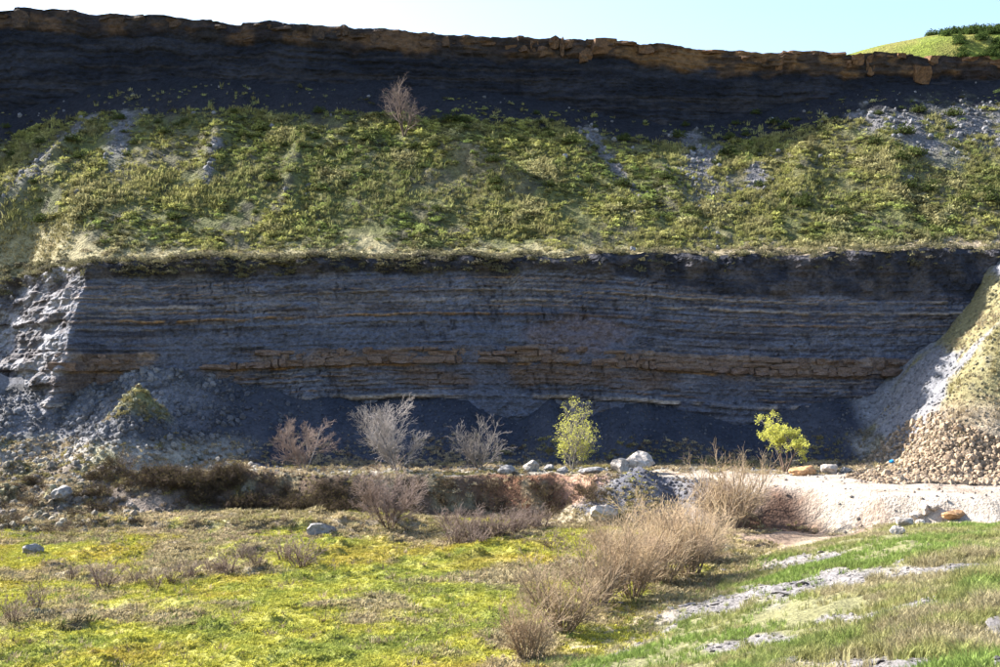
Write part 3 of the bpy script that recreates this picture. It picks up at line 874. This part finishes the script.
boulder(507, 474, 1.2, 'boulder_grey', 'squat mottled boulder on the bank at the fan-shaped tree', 2, 4, 0, y=62.0)
boulder(642, 450, 1.0, 'boulder_grey', 'grey upright slab behind the large whitish boulder', 3, .1, 1.3, y=64.0)
boulder(830, 476, 1.15, 'boulder', 'rounded beige boulder at the back of the pale track', 4, 0, .1, y=62.4)
boulder(803, 478, 1.6, 'boulder_orange', 'broad orange-brown boulder at the back of the pale track', 5, .4, .05, asp=(1.2, .9, .7), y=62.2)
boulder(846, 478, .7, 'boulder_grey', 'dark grey boulder next to the rounded beige one', 0, 2.4, .2, y=62.6)
boulder(320, 535, 1.5, 'boulder_grey', 'grey weathered boulder on the low step below the bank', 1, .7, .1, asp=(1.2, .8, .7))
boulder(33, 553, .9, 'boulder_grey', 'rounded grey boulder among brambles at the meadow edge', 2, .7, .1)
boulder(62, 500, 1.4, 'boulder_grey', 'grey slab jutting from the stony slope among brambles', 3, 1.7, .3)
boulder(905, 527, .9, 'boulder', 'pale stone at the grassy edge of the track', 4, .2, .2, 'stones at the grassy edge of the track', 'stone')
for i, (px, row, s) in enumerate([(915, 520, .7), (925, 514, .8), (933, 510, .6), (897, 534, .6), (920, 525, .5)]):
    boulder(px, row, s, 'boulder', 'pale stone at the grassy edge of the track', i % 6, i, .2, 'stones at the grassy edge of the track', 'stone')
boulder(955, 517, 1.4, 'boulder_orange', 'orange earthy lump beside the track edge grass', 2, .5, 0, asp=(1.2, .8, .5))
p = at(893, 464)
o = obj('plastic_sheet', stone_mesh(401, 2, 3, (1, .7, .5)), mat_rock('blue_plastic', (.02, .25, .55), (.02, .18, .42), 2, .02), None, (p[0], p[1], p[2] + .16))
o.scale = (.26, .25, .25); o['label'] = 'crumpled bright blue plastic lying on the rubble'; o['category'] = 'litter'

rub = [stone_mesh(310 + i, 1, 6, (1, .85, .75)) for i in range(8)]
for m_ in rub: m_.materials.append(M['rubble'])
rnd = random.Random(21); cnt = 0
def rub_w(px, row):
    lo = np.interp(px, [850, 880, 920, 960, 1000], [478, 484, 486, 488, 488]); hi = np.interp(px, [850, 868, 900, 935, 965, 1000], [474, 458, 425, 412, 425, 440])
    return hi < row < lo
rub_all = []
while len(rub_all) < 3600:
    px, row = rnd.uniform(846, 1012), rnd.uniform(400, 490)
    if rub_w(px, row) and rnd.random() < .25 + .75 * (row - 405) / 75: rub_all.append((px, row, (.05 + .19 * rnd.random() ** 2.2) * (1.8 if rnd.random() < .04 else 1)))
rub_all.sort(key=lambda t: -t[2])
for px, row, s in rub_all[:290]:
    x_, y_, z_ = at(px, row, G, 56)
    o = obj('rubble_stone', rnd.choice(rub), None, None, (x_, y_, z_ + s * .15))
    o.scale = (s, s, s); o.rotation_euler = (rnd.uniform(0, 6), rnd.uniform(0, 6), rnd.uniform(0, 6))
    o['label'] = 'buff angular stone in the rubble pile spilling down beside the track'; o['category'] = 'stone'; o['group'] = 'stones of the rubble pile'

slab_me = [stone_mesh(340 + i, 2, 6, (1, .75, .16)) for i in range(4)]
SM = mat_rock('flat_shale', (.20, .185, .18), (.11, .105, .11), 2.2, .05)
for m_ in slab_me: m_.materials.append(SM)
for i in range(22):
    a_, b_, hw = HILL_BANDS[(0, 1, 2, 0, 4, 1, 2, 3)[i % 8]]
    t_ = rnd.random(); x_ = a_[0] + (b_[0] - a_[0]) * t_ + rnd.uniform(-.4, .4) * hw; y_ = a_[1] + (b_[1] - a_[1]) * t_ + rnd.uniform(-.5, .5) * hw
    s_ = rnd.uniform(.12, .36)
    o = obj('flat_stone', slab_me[i % 4], None, None, (x_, y_, float(G(x_, y_)) + .02))
    dx = float(G(x_ + .3, y_) - G(x_ - .3, y_)) / .6; dy = float(G(x_, y_ + .3) - G(x_, y_ - .3)) / .6
    o.rotation_euler = (math.atan(dy) + rnd.uniform(-.1, .1), -math.atan(dx) + rnd.uniform(-.1, .1), rnd.uniform(0, 6))
    o.scale = (s_ * 1.3, s_, s_)
    o['label'] = 'flat grey shale stone bedded in a bare streak of the near grassy hill'; o['category'] = 'stone'; o['group'] = 'flat stones on the near hill'

# ------------------------------------------------------------------ ground cover that nobody could count
def scatter(name, sources, P, scl, tint, label, cat, seed=1, tilt=.15, pick=None):
    """one object of points with a copy of a small mesh on each"""
    P = np.asarray(P, np.float32); n = len(P)
    rr = np.random.RandomState(seed)
    col = bpy.data.collections.new(name + '_sources')
    for i, me in enumerate(sources):
        so = bpy.data.objects.new('%s_piece_%d' % (name, i), me); col.objects.link(so)
    me = bpy.data.meshes.new(name); me.vertices.add(n); me.vertices.foreach_set('co', P.ravel())
    def att(nm, typ, arr, key):
        a = me.attributes.new(nm, typ, 'POINT'); a.data.foreach_set(key, np.ascontiguousarray(arr).ravel())
    rot = np.stack([rr.normal(size=n) * tilt, rr.normal(size=n) * tilt, rr.rand(n) * 6.283], -1).astype(np.float32)
    if tilt > 2: rot = (rr.rand(n, 3) * 6.283).astype(np.float32)
    scl = np.asarray(scl, np.float32)
    if scl.ndim == 1: scl = np.repeat(scl[:, None], 3, 1)
    t4 = np.ones((n, 4), np.float32); t4[:, :3] = tint
    att('rot', 'FLOAT_VECTOR', rot, 'vector'); att('scl', 'FLOAT_VECTOR', scl, 'vector'); att('tint', 'FLOAT_COLOR', t4, 'color')
    att('pick', 'INT', (rr.randint(0, len(sources), n) if pick is None else pick).astype(np.int32), 'value')
    me.update()
    o = obj(name, me, None, None, kind='stuff', label=label, category=cat)
    nt = bpy.data.node_groups.new(name + '_nodes', 'GeometryNodeTree')
    nt.interface.new_socket('Geometry', in_out='INPUT', socket_type='NodeSocketGeometry')
    nt.interface.new_socket('Geometry', in_out='OUTPUT', socket_type='NodeSocketGeometry')
    gi = nt.nodes.new('NodeGroupInput'); go = nt.nodes.new('NodeGroupOutput')
    iop = nt.nodes.new('GeometryNodeInstanceOnPoints'); ci = nt.nodes.new('GeometryNodeCollectionInfo')
    ci.inputs['Collection'].default_value = col; ci.inputs['Separate Children'].default_value = True; ci.inputs['Reset Children'].default_value = True
    def na(nm, typ):
        q = nt.nodes.new('GeometryNodeInputNamedAttribute'); q.data_type = typ; q.inputs['Name'].default_value = nm; return q.outputs['Attribute']
    nt.links.new(gi.outputs[0], iop.inputs['Points']); nt.links.new(ci.outputs[0], iop.inputs['Instance'])
    iop.inputs['Pick Instance'].default_value = True
    nt.links.new(na('pick', 'INT'), iop.inputs['Instance Index'])
    er = nt.nodes.new('FunctionNodeEulerToRotation'); nt.links.new(na('rot', 'FLOAT_VECTOR'), er.inputs[0])
    nt.links.new(er.outputs[0], iop.inputs['Rotation']); nt.links.new(na('scl', 'FLOAT_VECTOR'), iop.inputs['Scale'])
    nt.links.new(iop.outputs[0], go.inputs[0])
    md = o.modifiers.new('scatter', 'NODES'); md.node_group = nt
    return o

def tuft_mesh(seed, blades, height, width, lean_, fan=.25):
    rr = np.random.RandomState(seed); V = []; f = []
    for i in range(blades):
        a = rr.rand() * 6.283; r = fan * math.sqrt(rr.rand()); b = np.array([math.cos(a) * r, math.sin(a) * r, -.03])
        a2 = a + rr.normal() * .7; ln = lean_ * (.3 + rr.rand()); h = height * (.5 + .6 * rr.rand())
        side = np.array([-math.sin(a2), math.cos(a2), 0]) * width * (.7 + .6 * rr.rand())
        out = np.array([math.cos(a2), math.sin(a2), 0])
        m = b + out * ln * .35 * h + np.array([0, 0, h * .62]); t = b + out * ln * h + np.array([0, 0, h * (1 - .25 * ln)])
        k = len(V); V += [b - side, b + side, m + side * .8, m - side * .8, t, t]
        f += [[k, k + 1, k + 2, k + 3], [k + 3, k + 2, k + 4, k + 5]]
    me = fast_mesh('tuft', np.array(V), np.array(f)); me.materials.append(M['tint']); return me

def clump_mesh(seed, n, size, flat=.5, rise=.6):
    rr = np.random.RandomState(seed)
    p = rr.normal(size=(n, 3)); p /= np.linalg.norm(p, axis=1, keepdims=True)
    p *= (rr.rand(n, 1) ** .45); p[:, 2] = np.abs(p[:, 2]) * rise
    lump = 1 + .3 * np.sin(p[:, 0] * 5 + seed) * np.cos(p[:, 1] * 4 + seed * 2)
    p *= lump[:, None]
    me = fast_mesh('clump', *leaf_quads(p, size, rr, flat * .5)); me.materials.append(M['tint']); return me

rs = np.random.RandomState(77)
def in_view(x, y, z, m=30):
    px = 500 + F * x / y; row = HR - F * (z - CZ) / y
    return (px > -m) & (px < 1000 + m) & (row < 667 + m)

# scrub on the slope
clumps = [clump_mesh(500 + i, 90, .17) for i in range(4)]
n = 110000
x = rs.uniform(-56, 56, n); y = rs.uniform(77, 103, n)
d = y - lip_y(x); keep = (d > .15) & (np.abs(x) / y < .50)
sc_w = scree_w(x, y); nn = fbm(x * .35, y * .35, 3, 180); n2 = fbm(x * .1, y * .1, 3, 181); n3 = fbm(x * 1.0, y * 1.0, 2, 182)
keep &= rs.rand(n) > np.clip(sc_w * 1.25, 0, .96)
keep &= rs.rand(n) < .66 + 1.0 * nn + .5 * n3
keep &= ~((y + 2 * n2 > 98.5) & (rs.rand(n) < .95))
keep &= ~((d < 3) & (rs.rand(n) < .35))
x, y, d, nn, n2, n3 = x[keep], y[keep], d[keep], nn[keep], n2[keep], n3[keep]
t = mix(K(.27, .27, .085), K(.15, .18, .055), sm(-.25, .35, n2 + .5 * n3))
t = mix(t, K(.29, .26, .14), sm(.05, .45, nn * .6 + .5 * fbm(x * .25, y * .25, 3, 183)) * .8)
t = mix(t, K(.07, .065, .035), ((rs.rand(len(x)) < .30 - .5 * nn)).astype(float) * .85)
t = mix(t, K(.27, .22, .15), sm(4, 1.5, d) * .8)
t *= (.5 + 1.3 * rs.rand(len(x), 1) ** 1.3) * (1 + .5 * np.clip(n3, -.6, .6))[:, None]
gr = rs.rand(len(x)) < .45 + 1.2 * fbm(x * .17, y * .17, 3, 184)
s = np.where(gr, .18 + .34 * rs.rand(len(x)) ** 1.5, .12 + .46 * rs.rand(len(x)) ** 4) * (1 - .5 * sm(3, 1, d)) * (.85 + .6 * np.clip(nn, 0, 1))
pk = np.where(gr, 4 + rs.randint(0, 3, len(x)), rs.randint(0, 4, len(x)))
t = np.where(gr[:, None], mix(t, K(.28, .26, .125), np.full(len(x), .45)), t)
scatter('scrub_cover', clumps + [tuft_mesh(640 + i, 14, 1.0, .07, .7, .5) for i in range(3)], np.stack([x, y, S(x, y) - .03], -1), np.stack([s, s, s * (.6 + .7 * rs.rand(len(s)))], -1), t, 'mixed olive and straw scrub covering the sunlit slope between the cliffs', 'scrub', 2, pick=pk)

# overhanging growth along the edge of the lower cliff
n = 2600
x = rs.uniform(-44, 40, n); off = rs.uniform(-.7, 1.0, n); y = lip_y(x) + off
keep = rs.rand(n) < np.interp(x, [-30, -25, 0, 3, 12, 40], [.5, 1, .9, .35, .25, .2])
x, y, off = x[keep], y[keep], off[keep]
z = np.where(off > 0, S(x, y), lip_z(x) - rs.rand(len(x)) ** 2 * 1.3)
t = mix(K(.16, .15, .08), K(.11, .10, .075), rs.rand(len(x)))
s = .18 + .42 * rs.rand(len(x)) ** 2
scatter('edge_growth', clumps, np.stack([x, y, z], -1), s, t, 'ragged dry growth hanging over the edge of the lower cliff', 'scrub', 3)

# meadow moss and grass
moss = [tuft_mesh(600 + i, 26, .5, .06, .9, .8) for i in range(3)]
n = 230000
x = rs.uniform(-30, 14, n); y = 26 + 34 * rs.rand(n) ** 1.15
w = cover(x, y); z = G(x, y)
g = (1 - w['hill']) * (1 - w['bank']) * (1 - w['track']) * (1 - w['inl']) * (1 - .5 * w['dry'])
keep = in_view(x, y, z) & (rs.rand(n) < g * (.72 + .8 * w['n2']))
x, y, z = x[keep], y[keep], z[keep]; n1, n2, n3, dr = w['n1'][keep], w['n2'][keep], w['n3'][keep], w['dry'][keep]
t = mix(K(.36, .35, .065), K(.24, .275, .065), sm(-.05, .5, n3 + .5 * n2))
t = mix(t, K(.38, .26, .06), sm(.05, .45, fbm(x * .2, y * .2, 3, 110) + .3 * sm(-12, -20, x)) * .45)
t = mix(t, K(.32, .26, .17), dr * .85)
t *= (.75 + .5 * rs.rand(len(x), 1))
s = (.06 + .20 * rs.rand(len(x)) ** 4) * (1 + .6 * dr)
scatter('meadow_grass', moss, np.stack([x, y, z], -1), s, t, 'short bright yellow-green moss and grass on the basin floor', 'grass', 4)

# grass on the near hill
blades = [tuft_mesh(620 + i, 16, 1.0, .028, .55, .35) for i in range(4)]
n = 150000
y = 12 + 43 * rs.rand(n) ** 1.25; x = rs.uniform(-.02, .56, n) * y
w = cover(x, y); z = G(x, y)
keep = in_view(x, y, z) & (rs.rand(n) < w['grassy'] * (.62 + 1.1 * w['n1'] + .6 * w['n2']) + .03 * w['hill'])
x, y, z = x[keep], y[keep], z[keep]; n1, n2 = w['n1'][keep], w['n2'][keep]
gm = fbm(x * .3, y * .3, 3, 190) + .3 * fbm(x * 1.3, y * 1.3, 2, 191)
t = mix(K(.18, .245, .065), K(.27, .265, .11), sm(-.3, .2, gm + .35 * sm(36, 46, y)))
t = mix(t, K(.34, .29, .185), .8 * sm(.12, .4, gm + .25 * sm(.6, 0, np.abs(w['hs'][keep] - .8))))
t *= (.75 + .5 * rs.rand(len(x), 1))
s = (.10 + .20 * rs.rand(len(x)) ** 1.5) * (.8 + .5 * sm(0, .4, n1)) * (1 - .35 * sm(38, 50, y))
scatter('hill_grass', blades, np.stack([x, y, z], -1), s, t, 'green and straw-coloured grass tufts on the near hillside', 'grass', 5)

# dead straw and rough tussocks standing in the meadow
n = 30000
x = rs.uniform(-28, 10, n); y = 27 + 30 * rs.rand(n)
w = cover(x, y); z = G(x, y)
keep = in_view(x, y, z) & (rs.rand(n) < (1 - w['hill']) * (1 - w['bank']) * (1 - w['inl']) * np.clip(.25 * w['dry'] + .12 + .5 * fbm(x * .5, y * .5, 3, 193), 0, 1))
x, y, z = x[keep], y[keep], z[keep]
t = mix(np.repeat(K(.33, .27, .17)[None], len(x), 0), K(.13, .10, .065), (rs.rand(len(x)) < .35) * .9) * (.7 + .6 * rs.rand(len(x), 1))
t = mix(t, K(.15, .20, .05), (rs.rand(len(x)) < .25) * .9)
s = .10 + .22 * rs.rand(len(x)) ** 3
scatter('meadow_straw', blades, np.stack([x, y, z], -1), np.stack([s * 1.3, s * 1.3, s * .9], -1), t, 'dead straw and rough tussocks scattered over the mossy meadow', 'grass', 11)

# dry growth on terrace, left slope, bank and spur
n = 60000
x = rs.uniform(-36, 40, n); y = rs.uniform(50, 73, n)
w = cover(x, y); z = G(x, y)
g = np.clip(.35 * w['leftrock'] + .42 * w['bank'] * (1 - w['heap']) , 0, 1) * (1 - w['talus'])
spw = w['spur'] * sm(-.1, .35, w['n1'] + .6 * w['n2'] + .9 * sm(26.5, 30.5, x + .45 * (69 - y)) - .5 - .7 * sm(10.5, 14, z - .25 * (x - 30)))
hm = sm(3.0, 1.2, np.hypot(x - PX(136, 69.5), (y - 69.5)))
g = np.maximum(np.maximum(g, spw * .8), hm * .7) * (1 - w['track'])
g = np.maximum(g, .5 * w['dry'] * (1 - w['inl']) * (1 - w['hill']) * (1 - w['track']) * (1 - w['talus']))
keep = in_view(x, y, z) & (rs.rand(n) < g * (.7 + w['n2']))
x, y, z = x[keep], y[keep], z[keep]; n2 = w['n2'][keep]
t = mix(K(.38, .31, .20), K(.24, .21, .09), sm(-.2, .3, fbm(x * .4, y * .4, 3, 192)))
t = mix(t, K(.14, .10, .07), (rs.rand(len(x)) < .25) * .8)
t *= (.7 + .6 * rs.rand(len(x), 1))
s = .12 + .22 * rs.rand(len(x)) ** 2
pk = np.where(x > 22, rs.randint(0, 4, len(x)), rs.randint(0, 8, len(x)))
scatter('dry_grass', blades + clumps, np.stack([x, y, z], -1), s, t, 'withered grass and low growth on the banks and the right-hand spur', 'grass', 6, pick=pk)

# loose stones
st_src = [stone_mesh(700 + i, 1, 5, (1, .85, .7)) for i in range(5)]
for m_ in st_src: m_.materials.append(M['stone_tint'])
n = 60000
x = rs.uniform(-38, 40, n); y = rs.uniform(50, 76, n)
w = cover(x, y); z = G(x, y)
left = sm(-14, -22, x)
g = .5 * w['leftrock'] + w['talus'] * (.03 + .75 * left) * (1 - w['spur'] * sm(20, 23, x)) + .5 * w['heap'] + .3 * w['spur'] + .16 * w['bank'] * (1 - w['track']) + .035 * w['track']
keep = in_view(x, y, z) & (rs.rand(n) < g * (.6 + .9 * np.clip(w['n2'] + .3, 0, 1)))
c = ground_col(x, y, z)[keep]
x, y, z = x[keep], y[keep], z[keep]
t = mix(c * 1.15, K(.30, .29, .29), rs.rand(len(x)) * .3) * (.75 + .5 * rs.rand(len(x), 1))
s = .04 + .26 * rs.rand(len(x)) ** 7 + .07 * rs.rand(len(x))
s = np.where(x > -14, np.minimum(s, .13), s)
scatter('loose_stones', st_src, np.stack([x, y, z + s * .2], -1), s, t, 'loose grey scree stones strewn over talus and terrace', 'stones', 7, tilt=3)
# scree on the slope
n = 26000
x = rs.uniform(-52, 54, n); y = rs.uniform(78, 104, n); ww = scree_w(x, y)
keep = rs.rand(n) < ww * 1.0 + .015
x, y = x[keep], y[keep]
t = K(.19, .187, .195) * (.4 + .9 * rs.rand(len(x), 1))
s = .04 + .30 * rs.rand(len(x)) ** 6 + .07 * rs.rand(len(x))
scatter('slope_scree', st_src, np.stack([x, y, S(x, y) + s * .2], -1), s, t, 'grey stone scree streaks running down the grassy slope', 'stones', 8, tilt=3)
# the small rest of the rubble pile
P = np.array([at(px, row, G, 56) for px, row, s_ in rub_all[290:]]); s = np.array([q[2] for q in rub_all[290:]])
t = mix(np.repeat(K(.37, .28, .195)[None], len(s), 0), K(.19, .14, .095), rs.rand(len(s))) * (.7 + .5 * rs.rand(len(s), 1))
P[:, 2] += s * .1
scatter('small_rubble', st_src, P, s, t, 'small buff stones filling the rubble pile beside the track', 'stones', 9, tilt=3)
# stones on the hill shale streaks
n = 30000
y = 14 + 36 * rs.rand(n); x = rs.uniform(0, .54, n) * y
w = cover(x, y); z = G(x, y)
keep = in_view(x, y, z) & (rs.rand(n) < w['shale'] * .6)
x, y, z = x[keep], y[keep], z[keep]
s = .015 + .07 * rs.rand(len(x)) ** 3
scatter('shale_chips', st_src, np.stack([x, y, z + s * .1], -1), np.stack([s * 1.3, s * 1.2, s * .6], -1), K(.28, .26, .25) * (.6 + .7 * rs.rand(len(x), 1)), 'flat grey shale chips on bare streaks of the near hill', 'stones', 10, tilt=.3)

# ------------------------------------------------------------------ single bushes on the slope, on the cliff edge and on the hill beyond
def leaf_bush(seed, n, size):
    rr = np.random.RandomState(seed)
    p = rr.normal(size=(n, 3)); p /= np.linalg.norm(p, axis=1, keepdims=True); p *= rr.rand(n, 1) ** .4
    lump = 1 + .28 * np.sin(p[:, 0] * 6 + seed) * np.cos(p[:, 1] * 5 + seed * 2) + .2 * np.sin(p[:, 2] * 7)
    p *= lump[:, None]; p[:, 2] = np.abs(p[:, 2]) * .85
    crown = fast_mesh('crown', *leaf_quads(p, size, rr))
    segs = []
    for i in range(9):
        a = rr.rand() * 6.283; q = rr.uniform(.3, .7)
        segs.append((0, 0, -.15, math.cos(a) * q, math.sin(a) * q, .5, .04, .015))
    return fast_mesh('stem', *tubes(segs, 4)), crown
LB = [leaf_bush(800 + i, 420, .12) for i in range(3)]
for st_, cr in LB: st_.materials.append(M['dark_stem']); cr.materials.append(M['bush_leaf'])
LB2 = []
for st_, cr in LB:
    c2 = cr.copy(); c2.materials.clear(); c2.materials.append(M['moss_bush']); LB2.append((st_, c2))
rnd = random.Random(33)
for i in range(130):
    px = rnd.uniform(0, 1000); row = rnd.uniform(120, 225) if rnd.random() < .6 else rnd.uniform(112, 150)
    p = shit(px, row)
    st_, cr = LB[i % 3]
    place_plant('slope_bush', [('stem', st_), ('crown', cr)], p, 'dark rounded bush dotting the sunlit slope between the two cliffs', 'bush', 'dark bushes on the slope', rnd.uniform(0, 6), rnd.uniform(.3, .5) + .5 * rnd.random() ** 3)
for i in range(90):
    px = rnd.uniform(930, 1016); y_ = rnd.uniform(113, 131); x_ = PX(px, y_)
    v_ = y_ - float(up_face(x_, rim_z(x_))) + .25
    zp = float(rim_z(x_)) - .02 - .022 * v_
    z_ = zp + max(0, float(PH(x_, y_)) - zp) * float(sm(.5, 16, v_))
    r_ = HR - F * (z_ - CZ) / y_
    if r_ > 70 or px < 940 + 10 * math.sin(i * 2.1): continue
    st_, cr = LB2[i % 3]
    place_plant('hilltop_bush', [('stem', st_), ('crown', cr)], (x_, y_, z_ - .1), 'dark green bush in the scrub on the grassy hilltop beyond the upper cliff', 'bush', 'scrub on the far hilltop', rnd.uniform(0, 6), rnd.uniform(.5, 1.0))
